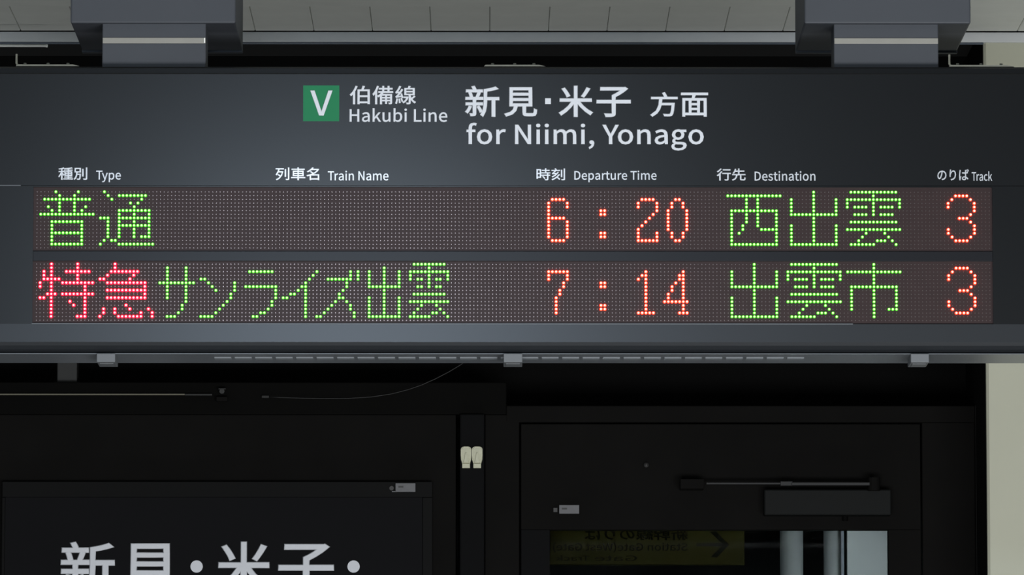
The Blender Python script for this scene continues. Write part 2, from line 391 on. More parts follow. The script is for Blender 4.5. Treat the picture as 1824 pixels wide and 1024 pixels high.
# ---- dark wall behind
YB = 2.36          # lower wall
YR = 2.62          # recess over it
xw = X(1756, YB, 400)
wb = thing('wall_back', (0, YB, 0), kind='structure')
XR = X(1753, YF, 100)
box('recess_panel', 'black', -2.1, XR + 0.2, YR, YR + 0.03, Z(760, YR), 3.98, wb)
zl, zr = Z(681, YB), Z(722, YB)
zpost = Z(738, YB)
xs = X(902, YB, 700)
# left half: upper board, then boards around the sign
box('upper_board', 'wall2', -2.1, xs, YB, YB + 0.24, zpost, zl, wb, 0.002)
box('left_board', 'wall', -2.1, X(812, YB, 900), YB + 0.004, YB + 0.24, 0.0, zpost, wb, 0.002)
box('right_board', 'wall', X(864, YB, 900), X(925, YB, 900), YB + 0.004, YB + 0.24, 0.0, zpost, wb, 0.002)
box('door_header', 'wall', xs, X(1737, YB, 760), YB + 0.003, YB + 0.24, Z(752, YB), zr, wb, 0.002)
box('post', 'post', X(819, YB, 900), X(863, YB, 900), YB - 0.012, YB + 0.24, 0.0, zpost, wb, 0.003)
box('jamb_board', 'wall', X(1643, YB, 900), X(1737, YB, 900), YB + 0.002, YB + 0.24, 0.0, Z(752, YB), wb, 0.002)
box('edge_jamb', 'jamb', X(1737, YB, 900), X(1762, YB, 900), YB - 0.02, YB + 0.24, 0.0, zr, wb, 0.002)
adopt(wb)

# ---- beige wall beside it
YW = YF + 0.012
wr = thing('wall_right', (XR, YW, 0), kind='structure')
bm = bmesh.new()
x0 = XR
zt = Z(77, YW)
prof = [(x0, YW + 0.02), (x0, YW + 0.006), (x0 + 0.005, YW), (2.1, YW), (2.1, YW + 0.02)]
lo = [bm.verts.new((x, y, 0)) for x, y in prof]
hi = [bm.verts.new((x, y, ZC)) for x, y in prof]
n = len(prof)
for i in range(n):
    bm.faces.new((lo[i], lo[(i + 1) % n], hi[(i + 1) % n], hi[i]))
bm.faces.new(lo); bm.faces.new(list(reversed(hi)))
done('wall_face', bm, 'beige', wr)
box('dark_return', 'black', XR + 0.0005, XR + 0.03, YW + 0.021, YR, 0, ZC + 0.02, wr)
adopt(wr)

# ---- waiting room behind the glazed door
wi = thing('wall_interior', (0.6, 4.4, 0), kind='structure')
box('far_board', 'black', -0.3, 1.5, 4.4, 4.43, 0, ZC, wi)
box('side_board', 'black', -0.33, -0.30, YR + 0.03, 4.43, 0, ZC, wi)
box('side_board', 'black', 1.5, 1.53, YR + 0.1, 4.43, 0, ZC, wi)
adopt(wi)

# ================================================================== DEPARTURE SIGN
YS = 0.0
zb = Z(628, YS)
sign = thing('departure_sign', (0, 0.08, zb), 'long dark grey departure board with two rows of lit lettering hanging from the ceiling', 'sign')
SX0, SX1 = X(-120, YS), X(1925, YS)
DEP = 0.165
# housing behind the face
box('housing', 'shell', SX0 + 0.002, SX1 - 0.002, 0.026, DEP - 0.004, Z(629.5, YS), Z(119.5, YS), sign, 0.004)


def profile_strip(name, m, prof, x0, x1, label=None, smooth=False):
    """a length of (y, z) section running along x"""
    bm = bmesh.new()
    a = [bm.verts.new((x0, y, z)) for y, z in prof]
    b = [bm.verts.new((x1, y, z)) for y, z in prof]
    n = len(prof)
    for i in range(n):
        f = bm.faces.new((a[i], a[(i + 1) % n], b[(i + 1) % n], b[i]))
        f.smooth = smooth
    bm.faces.new(a); bm.faces.new(list(reversed(b)))
    return done(name, bm, m, sign, label=label)


# header panel with a thin rolled top edge
z118, z131, z331 = Z(118.5, YS), Z(131, YS), Z(330.5, YS)
profile_strip('header_panel', 'face', [(0.0, z331), (0.0, z131 - 0.0012), (0.0006, z131), (0.0022, z131 + 0.0006), (0.0026, z118 - 0.003), (0.0055, z118), (0.028, z118), (0.028, z331)], SX0, SX1)
box('seam_highlight', 'edge', SX0, X(37, YS, 331), -0.0006, 0.004, Z(331.2, YS), Z(330.1, YS), sign)  # edge highlight put in as a thin pale strip
# display door: a frame around the LED window
WX0, WX1 = X(58.5, YS), X(1768.5, YS)
ZT, ZB = Z(333, YS), Z(577, YS)
YD = 0.0012
pr_bot = [(YD, ZB), (YD, Z(609, YS)), (YD + 0.0028, Z(615, YS)), (YD + 0.0078, Z(621.5, YS)), (YD + 0.0175, Z(628.5, YS))]
zc1 = Z(628.5, YS)
pr_bot += [(0.026, zc1), (0.026, ZB)]
profile_strip('lower_fascia', 'strip', pr_bot, SX0, SX1, label='grey satin strip below the lit rows', smooth=False)
box('display_frame', 'face', SX0, WX0, YD, 0.026, ZB, z331 - 0.0006, sign)
box('display_frame', 'face', WX1, SX1, YD, 0.026, ZB, z331 - 0.0006, sign)
box('display_frame', 'face', WX0, WX1, YD, 0.026, ZT, z331 - 0.0006, sign)
box('window_edge', 'edge', WX0 - 0.001, WX1 - 0.25, YD - 0.0008, 0.006, ZB - 0.0003, ZB + 0.0009, sign)
box('divider_bar', 'bar', WX0, WX1, 0.0022, 0.012, Z(464.8, YS), Z(447.2, YS), sign, 0.0006)

# LED rows
YL = 0.0085
PCH = 6.655
HEX = {}


def runs(*a):
    s = []
    for v in a:
        s += list(range(v[0], v[1] + 1)) if isinstance(v, tuple) else [v]
    return s


FU = {0: [5, 11], 1: [6, 10], 2: [(2, 14)], 3: [6, 10], 4: [3, 6, 10, 13], 5: [4, 6, 10, 12], 6: [(1, 15)], 8: [(4, 12)], 9: [4, 12], 10: [4, 12], 11: [(4, 12)], 12: [4, 12], 13: [4, 12], 14: [(4, 12)]}
TSU = {0: [18], 1: [19, (22, 29)], 2: [20, 28], 3: [25, 27], 4: [26], 5: [(22, 30)], 6: [22, 26, 30], 7: [(17, 19), (22, 30)], 8: [19, 22, 26, 30], 9: [19, (22, 30)], 10: [19, 22, 26, 30], 11: [19, 22, 26, 30], 12: [19, 22, 26, (28, 30)], 13: [18, 20, 21], 14: [17, (22, 31)]}
TOKU = {0: [4, 11], 1: [4, 11], 2: [2, 4, (8, 14)], 3: [2, 4, 11], 4: [(2, 6), 11], 5: [1, 4, (7, 15)], 6: [1, 4, 13], 7: [4, 13], 8: [(3, 5), (7, 15)], 9: [1, 2, 4, 13], 10: [4, 9, 13], 11: [4, 10, 13], 12: [4, 13], 13: [4, 13], 14: [4, (11, 13)]}
KYU = {0: [21], 1: [21], 2: [(20, 27)], 3: [19, 26], 4: [17, 18, 25], 5: [(19, 29)], 6: [29], 7: [(19, 29)], 8: [29], 9: [(19, 29)], 11: [24], 12: [18, 21, 25, 30], 13: [18, 21, 28, 31], 14: [17, (22, 28), 31]}
SA = {1: [35, 40], 2: [35, 40], 3: [35, 40], 4: [35, 40], 5: [(33, 42)], 6: [35, 40], 7: [35, 40], 8: [35, 40], 9: [35, 40], 10: [40], 11: [39], 12: [39], 13: [38], 14: [(35, 37)]}
NN = {4: [44, 45], 5: [46, 53], 6: [47, 53], 7: [48, 53], 8: [52], 9: [52], 10: [51], 11: [50], 12: [49], 13: [48], 14: [(44, 47)]}
RA = {2: [(57, 63)], 6: [(56, 64)], 7: [64], 8: [64], 9: [64], 10: [63], 11: [63], 12: [62], 13: [60, 61], 14: [58, 59]}
II = {2: [75], 3: [74], 4: [73], 5: [72], 6: [71, 72], 7: [70, 72], 8: [68, 69, 72], 9: [66, 67, 72], 10: [72], 11: [72], 12: [72], 13: [72], 14: [72]}
ZU = {2: [84, 86], 3: [84, 86], 4: [(78, 84), 86], 5: [83], 6: [83], 7: [82], 8: [81], 9: [81, 82], 10: [80, 83], 11: [79, 84], 12: [78, 84], 13: [77, 85], 14: [75, 76, 85]}
DE = {1: [93], 2: [89, 93, 97], 3: [89, 93, 97], 4: [89, 93, 97], 5: [89, 93, 97], 6: [(89, 97)], 7: [93], 8: [93], 9: [89, 93, 97], 10: [89, 93, 97], 11: [89, 93, 97], 12: [89, 93, 97], 13: [89, 93, 97], 14: [(89, 97)]}
UN = {0: [(101, 109)], 1: [105], 2: [(100, 110)], 3: [100, 105, 110], 4: [100, 102, 103, 105, 107, 108, 110], 5: [105], 6: [102, 103, 105, 107, 108], 8: [(101, 109)], 10: [(100, 110)], 11: [103, 107], 12: [102, 108], 13: [101, 106, 107, 109], 14: [(100, 105), 110]}
SIX = {2: [(138, 141)], 3: [137, 142], 4: [137, 142], 5: [137], 6: [137], 7: [(137, 141)], 8: [137, 142], 9: [137, 142], 10: [137, 142], 11: [137, 142], 12: [137, 142], 13: [(138, 141)]}
COLON = {5: [151, 152], 6: [151, 152], 11: [151, 152], 12: [151, 152]}
TWO = {2: [(162, 165)], 3: [161, 166], 4: [161, 166], 5: [166], 6: [165], 7: [164], 8: [163], 9: [162], 10: [161], 11: [161, 166], 12: [161, 166], 13: [(161, 166)]}
ZERO = {2: [171, 172], 3: [170, 173], 4: [170, 173], 5: [169, 174], 6: [169, 174], 7: [169, 174], 8: [169, 174], 9: [169, 174], 10: [169, 174], 11: [170, 173], 12: [170, 173], 13: [171, 172]}
SEVEN = {2: [(137, 142)], 3: [137, 142], 4: [137, 142], 5: [141], 6: [141], 7: [140], 8: [140], 9: [139], 10: [139], 11: [139], 12: [139], 13: [139]}
ONE = {2: [163], 3: [162, 163], 4: [161, 163], 5: [163], 6: [163], 7: [163], 8: [163], 9: [163], 10: [163], 11: [163], 12: [163], 13: [(161, 165)]}
FOUR = {2: [173], 3: [172, 173], 4: [172, 173], 5: [171, 173], 6: [170, 173], 7: [170, 173], 8: [169, 173], 9: [169, 173], 10: [(168, 174)], 11: [173], 12: [173], 13: [(172, 174)]}
NISHI = {1: [(185, 199)], 2: [190, 193], 3: [190, 193], 4: [190, 193], 5: [(186, 198)], 6: [186, 190, 193, 198], 7: [186, 190, 193, 198], 8: [186, 190, 193, 198], 9: [186, 189, 193, 198], 10: [186, 189, (194, 198)], 11: [186, 188, 198], 12: [186, 198], 13: [186, 198], 14: [(186, 198)]}
DEB = {0: [208], 1: [208], 2: [202, 208, 214], 3: [202, 208, 214], 4: [202, 208, 214], 5: [202, 208, 214], 6: [(202, 214)], 7: [208], 8: [208], 9: [202, 208, 214], 10: [202, 208, 214], 11: [202, 208, 214], 12: [202, 208, 214], 13: [202, 208, 214], 14: [(202, 214)]}
UNB = {0: [(218, 230)], 1: [224], 2: [(217, 231)], 3: [217, 224, 231], 4: [217, (219, 222), 224, (226, 229), 231], 5: [224], 6: [(219, 222), 224, (226, 229)], 8: [(218, 230)], 10: [(217, 231)], 11: [222, 227], 12: [221, 228], 13: [220, (225, 227), 229], 14: [(218, 224), 230]}
SHI = {0: [224], 1: [224], 2: [(217, 231)], 3: [224], 4: [224], 5: [224], 6: [(218, 230)], 7: [218, 224, 230], 8: [218, 224, 230], 9: [218, 224, 230], 10: [218, 224, 230], 11: [218, 224, 230], 12: [218, 224, (228, 230)], 13: [224], 14: [224]}
THREE = {1: [(246, 249)], 2: [245, 250], 3: [244, 251], 4: [244, 251], 5: [251], 6: [250], 7: [(247, 249)], 8: [250], 9: [251], 10: [244, 251], 11: [244, 251], 12: [245, 250], 13: [(246, 249)]}

ROWS = [
    (342.1, [('led_character', FU, 'g', 0, 'green lit character 普'), ('led_character', TSU, 'g', 0, 'green lit character 通'),
             ('led_digit', SIX, 'r', 0, 'orange-red lit digit 6'), ('led_colon', COLON, 'r', 0, 'orange-red lit colon'),
             ('led_digit', TWO, 'r', 0, 'orange-red lit digit 2'), ('led_digit', ZERO, 'r', 0, 'orange-red lit digit 0'),
             ('led_character', NISHI, 'g', 0, 'green lit character 西'), ('led_character', DEB, 'g', 0, 'green lit character 出'),
             ('led_character', UNB, 'g', 0, 'green lit character 雲'), ('led_digit', THREE, 'r', 0, 'orange-red lit digit 3')]),
    (470.8, [('led_character', TOKU, 'p', 0, 'pinkish red lit character 特'), ('led_character', KYU, 'p', 0, 'pinkish red lit character 急'),
             ('led_character', SA, 'g', 0, 'green lit character サ'), ('led_character', NN, 'g', 0, 'green lit character ン'),
             ('led_character', RA, 'g', 0, 'green lit character ラ'), ('led_character', II, 'g', 0, 'green lit character イ'),
             ('led_character', ZU, 'g', 0, 'green lit character ズ'), ('led_character', DE, 'g', 0, 'green lit narrow character 出'),
             ('led_character', UN, 'g', 0, 'green lit narrow character 雲'), ('led_digit', SEVEN, 'r', 0, 'orange-red lit digit 7'),
             ('led_colon', COLON, 'r', 0, 'orange-red lit colon'), ('led_digit', ONE, 'r', 0, 'orange-red lit digit 1'),
             ('led_digit', FOUR, 'r', 0, 'orange-red lit digit 4'), ('led_character', DEB, 'g', -16, 'green lit character 出'),
             ('led_character', UNB, 'g', -16, 'green lit character 雲'), ('led_character', SHI, 'g', 0, 'green lit character 市'),
             ('led_digit', THREE, 'r', 0, 'orange-red lit digit 3')]),
]


def dome_mesh(pts, name, parts, smooth):
    """many small turned bodies; parts = list of (radius, -y height, material) rings from rim to tip"""
    n = 10
    V, F, MI = [], [], []
    for (x, z) in pts:
        base = len(V)
        for (r, h, _) in parts:
            for k in range(n):
                a = 2 * math.pi * k / n
                V.append((x + r * math.cos(a), YL - h, z + r * math.sin(a)))
        for j in range(len(parts) - 1):
            for k in range(n):
                p, q = base + j * n + k, base + j * n + (k + 1) % n
                F.append((p, q, q + n, p + n)); MI.append(parts[j][2])
        F.append(tuple(base + (len(parts) - 1) * n + k for k in range(n))); MI.append(parts[-1][2])
    me = bpy.data.meshes.new(name)
    me.from_pydata(V, [], F)
    me.polygons.foreach_set('material_index', MI)
    me.polygons.foreach_set('use_smooth', [smooth] * len(F))
    me.update()
    return me


LIT = {
    'g': [(0.00285, 0.0, 0), (0.00275, 0.0020, 0), (0.0022, 0.0032, 0), (0.00178, 0.0036, 1), (0.0009, 0.0040, 1)],
    'p': [(0.00322, 0.0, 0), (0.00312, 0.0020, 0), (0.0025, 0.0032, 0), (0.00178, 0.0037, 1), (0.0009, 0.0041, 1)],
    'r': [(0.00300, 0.0, 0), (0.00290, 0.0020, 0), (0.0024, 0.0032, 0), (0.00185, 0.0036, 1), (0.0009, 0.0040, 1)],
}
OFF = [(0.00120, 0.0, 0), (0.00115, 0.0006, 0), (0.00100, 0.0008, 0)]
XC = [X(65.5 + PCH * c, YL) for c in range(256)]
for row, (py0, glyphs) in enumerate(ROWS):
    zr_ = [Z(py0 + PCH * r, YL) for r in range(16)]
    bd = box('led_board', 'board', WX0 - 0.002, WX1 + 0.002, YL, 0.016, Z(py0 + PCH * 15 + 7.5, YL), Z(py0 - (9.5 if row == 0 else 6), YL), sign,
             label='upper row of lit characters' if row == 0 else 'lower row of lit characters')
    used = set()
    for nm, bmp, colr, dx, lab in glyphs:
        pts = []
        for r, a in bmp.items():
            for c in runs(*a):
                used.add((r, c + dx)); pts.append((XC[c + dx], zr_[r]))
        link(nm, dome_mesh(pts, nm, LIT[colr], True), bd, [colr + '_ring', colr + '_core'], label=lab, kind='stuff')
    pts = [(XC[c], zr_[r]) for r in range(16) for c in range(256) if (r, c) not in used]
    link('unlit_diodes', dome_mesh(pts, 'unlit_diodes', OFF, False), bd, ['unlit'], label='grid of small unlit diodes', kind='stuff')

# line badge and printed header
bdg = pbox('line_badge', 'badge', 540, 604.3, 152.3, 216, YS - 0.0006, YS + 0.001, sign, label='green square bearing a white V')
lettering([('V', (552, 592.7, 161, 206), False, 0.005)], YS - 0.0010, 'letter', bdg, 'white letter V')
lettering([('伯', (622.5, 659, 152.5, 186), True, 0.017), ('備', (663, 700.5, 152.5, 186), True, 0.017), ('線', (703.5, 741.5, 152.5, 186), True, 0.017)], YS - 0.0004, 'letter', sign, 'white lettering reading 伯備線')
lettering([('Hakubi Line', (622.5, 797, 192.5, 217.5), False, 0.006)], YS - 0.0004, 'letter', sign, 'white lettering reading Hakubi Line', track=4)
bm = bmesh.new()
for t, bx in (('新', (827.3, 889.8, 152, 209)), ('見', (896.8, 957.5, 154.7, 208.3)), ('米', (994, 1057.3, 152, 208.5)), ('子', (1062, 1124, 153.8, 208.7)), ('方', (1157.5, 1207.5, 163.3, 208.3)), ('面', (1212.5, 1261.7, 164.3, 207.8))):
    if t == '方':
        add_box(bm, X(971, YS, 180), X(981.2, YS, 180), -0.0004, 0.0, Z(185.3, YS), Z(175, YS))
        done('lettering', bm, 'letter', sign, label='large white lettering reading 新見・米子')
        bm = bmesh.new()
    glyph_bm(bm, t, bx, YS - 0.0004, 0.023 if t in '新見米子' else 0.019, True)
done('lettering', bm, 'letter', sign, label='white lettering reading 方面')
lettering([('for Niimi, Yonago', (830.5, 1254, 218.2, 268.2), False, 0.0068)], YS - 0.0004, 'letter', sign, 'large white lettering reading for Niimi, Yonago', track=5)
for cj, cb, en, eb, tr_ in (
        ('種別', (103.4, 155.7, 298.2, 321), 'Type', (171, 215.4, 304, 325), 0),
        ('列車名', (490.2, 569, 298, 321.6), 'Train Name', (583.7, 692.2, 304, 321.8), 2),
        ('時刻', (955.3, 1006.7, 299.3, 321.3), 'Departure Time', (1022.8, 1169.7, 303.5, 324.6), 2),
        ('行先', (1276.3, 1328.5, 299.5, 321.8), 'Destination', (1344, 1452.6, 304.3, 321.8), 2),
        ('のりば', (1669.5, 1726, 300.6, 321), 'Track', (1730.7, 1767.6, 304.5, 321.8), 0)):
    lettering([(cj, cb, True, 0.020)], YS - 0.0004, 'heading', sign, 'small white lettering reading ' + cj)
    lettering([(en, eb, False, 0.0062)], YS - 0.0004, 'heading', sign, 'small white lettering reading ' + en, track=tr_)

# underside rail with louvres and three latches
zr0 = Z(630.5, 0.004)
ru = box('bottom_rail', 'rail', SX0 + 0.001, X(1925, YS), 0.006, DEP, zr0, zr0 + 0.0016, sign, 0.0003, label='grey metal underside with a line of vent louvres')
pitch = (1443 - 382) / 29 / 1000.0
xv = X(383, 0.08)
bm = bmesh.new()
slot_me = None
for k in range(29):
    if slot_me is None:
        add_box(bm, 0, pitch * 0.84, 0.062, 0.088, -0.0016, 0.001, 0.0007, 1)
        o = done('vent_louvre', bm, 'slot', ru); slot_me = o.data
    else:
        o = link('vent_louvre', slot_me, ru)
    o.location = (xv + k * pitch, 0, zr0)
for a, b in ((173.5, 206.5), (897, 930.5), (1621, 1653.5)):
    bm = bmesh.new()
    x0, x1 = X(a, 0.0), X(b, 0.0)
    add_box(bm, x0, x1, 0.0, 0.085, Z(645.2, 0.0), zr0 + 0.0005, 0.0012)
    add_box(bm, x0 + 0.004, x1 - 0.004, 0.02, 0.07, Z(646.4, 0.0), Z(645, 0.0), 0.0005)
    done('latch', bm, 'latch', sign)

# brackets lying along the top
for a, b, hook in ((28, 142, True), (862, 972, False), (1690, 1806, True)):
    bm = bmesh.new()
    x0, x1 = X(a, 0.012, 115), X(b, 0.012, 115)
    z0 = Z(118.5, 0.012)
    add_prism(bm, [(x0 + 0.003, z0 + 0.0030 if not hook else z0 + 0.003), (x0, z0), (x1, z0), (x1 - 0.012, z0 + 0.0030), (x0 + 0.010, z0 + 0.0030)][::1], 0.010, 0.05)
    if hook:
        add_tube(bm, [(x0 + 0.0012, 0.014, Z(96.5, 0.012)), (x0 + 0.0012, 0.014, z0 + 0.006), (x0 + 0.0022, 0.014, z0 + 0.0035), (x0 + 0.005, 0.014, z0 + 0.002), (x0 + 0.012, 0.014, z0 + 0.0018)], 0.0020, 8)
    br = done('top_bracket', bm, 'cream', sign, label='thin cream metal bracket')
    for t in (0.14, 0.50, 0.81):
        bm = bmesh.new()
        add_cyl(bm, (x0 + (x1 - x0) * t, 0.022, z0 + 0.0052), (0, 0, 1), 0.003, 0.004, 6)
        done('bolt', bm, 'cream', br)
adopt(sign)

# ================================================================== HANGERS
YH = 0.018
ZHB = Z(41.5, YH)
for (a, b, pa, pb, lab) in ((125.5, 419.5, 182, 366.5, 'blue-grey ceiling hanger of the departure board, above the Type heading'),
                            (1433, 1729, 1485.5, 1671.5, 'blue-grey ceiling hanger of the departure board, above the Destination heading')):
    x0, x1 = X(a, YH, 40), X(b, YH, 40)
    hg = thing('sign_hanger', ((x0 + x1) / 2, YH + 0.16, ZC), lab, 'hanger', 'hangers that carry the departure board')
    box('cover_box', 'hanger', x0, x1, YH, YH + 0.325, ZHB, ZC - 0.001, hg, 0.003)
    p0, p1 = X(pa, YH + 0.01, 90), X(pb, YH + 0.01, 90)
    box('hanger_post', 'hanger', p0, p1, YH + 0.012, YH + 0.10, z118 + 0.0005, ZHB + 0.01, hg, 0.0015)
    box('metal_band', 'band', p0 + 0.0008, p1 - 0.0004, YH + 0.0095, YH + 0.04, Z(76, YH), Z(66, YH), hg, 0.0006)
    if a < 900:
        box('band_clip', 'bright', p1 - 0.0035, p1 - 0.0012, YH + 0.0075, YH + 0.02, Z(75.5, YH), Z(66.5, YH), hg, 0.0004)
    box('rear_flange', 'hanger', x0, x1, YH + 0.325, YH + 0.34, ZHB - 0.004, ZHB + 0.10, hg, 0.001)
    adopt(hg)

# ================================================================== THINGS ON AND ABOVE THE WALL
# bright rod just under the ceiling edge
YQ = YF - 0.10
bm = bmesh.new()
add_tube(bm, [(-1.5, YQ, Z(81, YQ)), (X(83, YQ, 82), YQ, Z(82.2, YQ))], 0.0027, 10)
rod = done('overhead_conduit', bm, 'bright', None, smooth=True, label='thin cream conduit under the ceiling edge, ending in a bright cap', cat='conduit')
bm = bmesh.new()
add_cyl(bm, (X(83.5, YQ, 82), YQ, Z(82.2, YQ)), (1, 0, 0), 0.0032, 0.004, 12)
done('end_cap', bm, 'bright', rod)
for px in (-30,):
    box('conduit_clip', 'fascia', X(px, YQ, 82) - 0.004, X(px, YQ, 82) + 0.004, YQ - 0.003, YF + 0.004, Z(80.0, YQ), Z(78.6, YQ), rod)

# narrow ledge strip low on the left
YT = YB - 0.012
st = thing('wall_conduit', (X(160, YT), YT, Z(703, YT)), 'thin dull yellow strip running along the dark wall under the departure board', 'conduit')
box('strip', 'strip3', X(-60, YT, 703), X(329, YT, 703), YT, YT + 0.013, Z(703.4, YT), Z(701.6, YT), st)
box('strip_end', 'stub', X(329, YT, 703), X(378, YT, 703), YT, YT + 0.013, Z(704.5, YT), Z(701.5, YT), st, 0.0008)
adopt(st)
# stub post between recess and sign
YG = YB + 0.03
zs1 = Z(681, YG)
sb = thing('square_bracket', (X(119, YG, 660), YG, zl), 'short dark square bracket standing on the wall ledge above the yellow strip', 'bracket')
box('upright', 'stub', X(101.5, YG, 660), X(137.5, YG, 660), YG, YG + 0.05, zl + 0.0005, Z(600, YG), sb, 0.002)
box('foot', 'stub', X(96, YG, 680), X(143, YG, 680), YG - 0.004, YG + 0.056, zl, zl + 0.003, sb, 0.001)
adopt(sb)
# small knob and the cable
YK = YB
kn = thing('cable_holder', (X(396, YK, 702), YK, Z(702, YK)), 'small dark round cable holder on the wall by the strip end', 'holder')
bm = bmesh.new()
add_cyl(bm, (X(396, YK, 702), YK - 0.010, Z(698.5, YK)), (0, 1, 0), 0.0055, 0.02, 14)
done('knob', bm, 'stub', kn)
box('cap', 'cable', X(390, YK, 700), X(403, YK, 700), YK - 0.024, YK, Z(695.5, YK), Z(693.5, YK), kn, 0.0005)
box('base', 'wall', X(386, YK, 712), X(406, YK, 712), YK - 0.018, YK, Z(716, YK), Z(708, YK), kn, 0.001)
adopt(kn)
bm = bmesh.new()
cp = []
for px, py in ((472, 706.5), (500, 708), (540, 709.3), (580, 710), (620, 709.6), (660, 707), (695, 702), (725, 694.5), (750, 686), (775, 675), (800, 662), (820, 650), (840, 635)):
    yy = YB - 0.003
    cp.append((X(px, yy, py), yy, Z(py, yy)))
add_tube(bm, cp, 0.0011, 8)
cb = done('cable', bm, 'cable', None, smooth=True, label='thin dull cable curving up the dark wall behind the departure board', cat='cable')
bm = bmesh.new()
add_cyl(bm, (cp[0][0] + 0.001, cp[0][1] - 0.001, cp[0][2]), (1, 0, 0), 0.0035, 0.015, 10)
done('plug', bm, 'stub', cb)

# lower wall sign
YN = YB - 0.022
sg = thing('wall_sign', (X(380, YN, 900), YB, Z(1150, YN)), 'dark wall-mounted sign with large greyish white Japanese lettering, below the departure board', 'sign')
pbox('face_panel', 'sign2', 8, 752, 886, 1235, YN + 0.004, YB, sg)
pbox('frame_rail', 'frame2', 4, 770, 858, 885.5, YN + 0.002, YB, sg, 0.001)
pbox('frame_rail', 'frame2', 4, 770, 1235.5, 1262, YN + 0.002, YB, sg, 0.001)
pbox('frame_stile', 'frame2', 752.5, 770, 886, 1235, YN + 0.002, YB, sg, 0.001)
pbox('frame_stile', 'frame2', 2, 7.5, 886, 1235, YN + 0.002, YB, sg, 0.001)
bm = bmesh.new()
YM = YN + 0.0034
for t, bx in (('新', (106, 204.8, 964, 1057)), ('見', (215, 318, 967.3, 1056)), ('米', (384.8, 484.2, 964, 1056)), ('子', (495, 595.2, 967.5, 1056))):
    glyph_bm(bm, t, bx, YM, 0.022, True)
for c in (350.2, 629.8):
    add_cyl(bm, (X(c, YM, 1009), YM + 0.0003, Z(1009, YM)), (0, 1, 0), 0.0132, 0.0006, 24)
done('lettering', bm, 'letter_dim', sg, label='greyish white lettering reading 新見・米子・')
adopt(sg)

# two small tags
for (a, b, c, e, fx, fy, fr, lab, Yt) in (
        (704.5, 740, 860.5, 876, 697.5, 869.5, 4.2, 'small grey name tag with dark fixing on the wall sign frame', YN + 0.001),
        (996, 1031.7, 899.3, 914.7, 989, 908, 3.4, 'small pale grey name tag beside the glazed door window', YB - 0.006)):
    t = thing('name_tag', (X((a + b) / 2, Yt, c), Yt, Z(e, Yt)), lab, 'tag')
    pbox('plate', 'tag', a, b, c, e, Yt - 0.002, Yt + 0.002, t, 0.0005)
    pbox('printed_mark', 'tagdark', a + 5, a + 14, c + 5, c + 8, Yt - 0.0024, Yt - 0.0019, t)
    if a < 900:
        bm = bmesh.new()
        add_cyl(bm, (X(fx, Yt, fy), Yt, Z(fy, Yt)), (0, 1, 0), fr / 1000 * 1.15, 0.004, 14)
        done('fixing', bm, 'tagdark', t)
        pbox('cord', 'tag', 698, 706, 874.6, 876.2, Yt - 0.001, Yt + 0.001, t)
    else:
        pbox('fixing', 'tagdark', 985.5, 993, 904, 912, Yt - 0.001, Yt + 0.002, t, 0.0005)
    adopt(t)

# pair of ivory clips on the post
YI = YB - 0.012
for cx, lab in ((830.2, 'ivory plastic clip on the dark post, nearer the wall sign'), (850.0, 'ivory plastic clip on the dark post, nearer the glazed door')):
    sgn = 1 if cx > 840 else -1
    S = 0.00118
    ox, oz = X(cx, YI, 815), Z(814, YI)
    cl = thing('wall_clip', (ox, YI, Z(833, YI)), lab, 'clip', 'pair of ivory clips on the dark post')
    out = []
    W_, T_, B_ = 9.6, 18.5, -13.0
    for k in range(9):
        a = math.pi / 2 * k / 8
        out.append((W_ - 5.5 + 5.5 * math.sin(a), T_ - 5.5 + 5.5 * math.cos(a)))
    out += [(9.6, 2), (9.2, -5), (7.6, -10.5), (7.0, B_)]
    pts = out + [(-x, y) for x, y in reversed(out)]
    bm = bmesh.new()
    add_prism(bm, [(ox + x * S, oz + z * S) for x, z in pts], YI - 0.009, YI)
    es = [e for e in bm.edges if all(abs(v.co.y - (YI - 0.009)) < 1e-6 for v in e.verts)]
    bmesh.ops.bevel(bm, geom=es, offset=0.0022, segments=3, affect='EDGES')
    done('shell', bm, 'ivory', cl, smooth=False)
    bm = bmesh.new()
    ring = []
    inn = [(0.68 * x, 0.80 * y - 0.5) for x, y in pts]
    add_prism(bm, [(ox + x * S, oz + z * S) for x, z in inn], YI - 0.0098, YI - 0.008)
    es = [e for e in bm.edges if all(abs(v.co.y - (YI - 0.0098)) < 1e-6 for v in e.verts)]
    bmesh.ops.bevel(bm, geom=es, offset=0.0007, segments=2, affect='EDGES')
    done('inner_rim', bm, 'ivory', cl)
    bm = bmesh.new()
    add_prism(bm, [(ox + x * S, oz + z * S) for x, z in ((-0.9, 7.5), (0.9, 7.5), (1.8, 3), (2.6, -6), (5.0, -11), (-5.0, -11), (-2.6, -6), (-1.8, 3))], YI - 0.0135, YI - 0.0096)
    es = [e for e in bm.edges if all(abs(v.co.y - (YI - 0.0135)) < 1e-6 for v in e.verts)]
    bmesh.ops.bevel(bm, geom=es, offset=0.0006, segments=2, affect='EDGES')
    done('tongue', bm, 'ivory', cl)
    bm = bmesh.new()
    add_box(bm, ox - 7.0 * S, ox + 7.0 * S, YI - 0.011, YI, oz - 20.5 * S, oz - 12.8 * S, 0.0005)
    done('neck', bm, 'ivory', cl)
    adopt(cl)

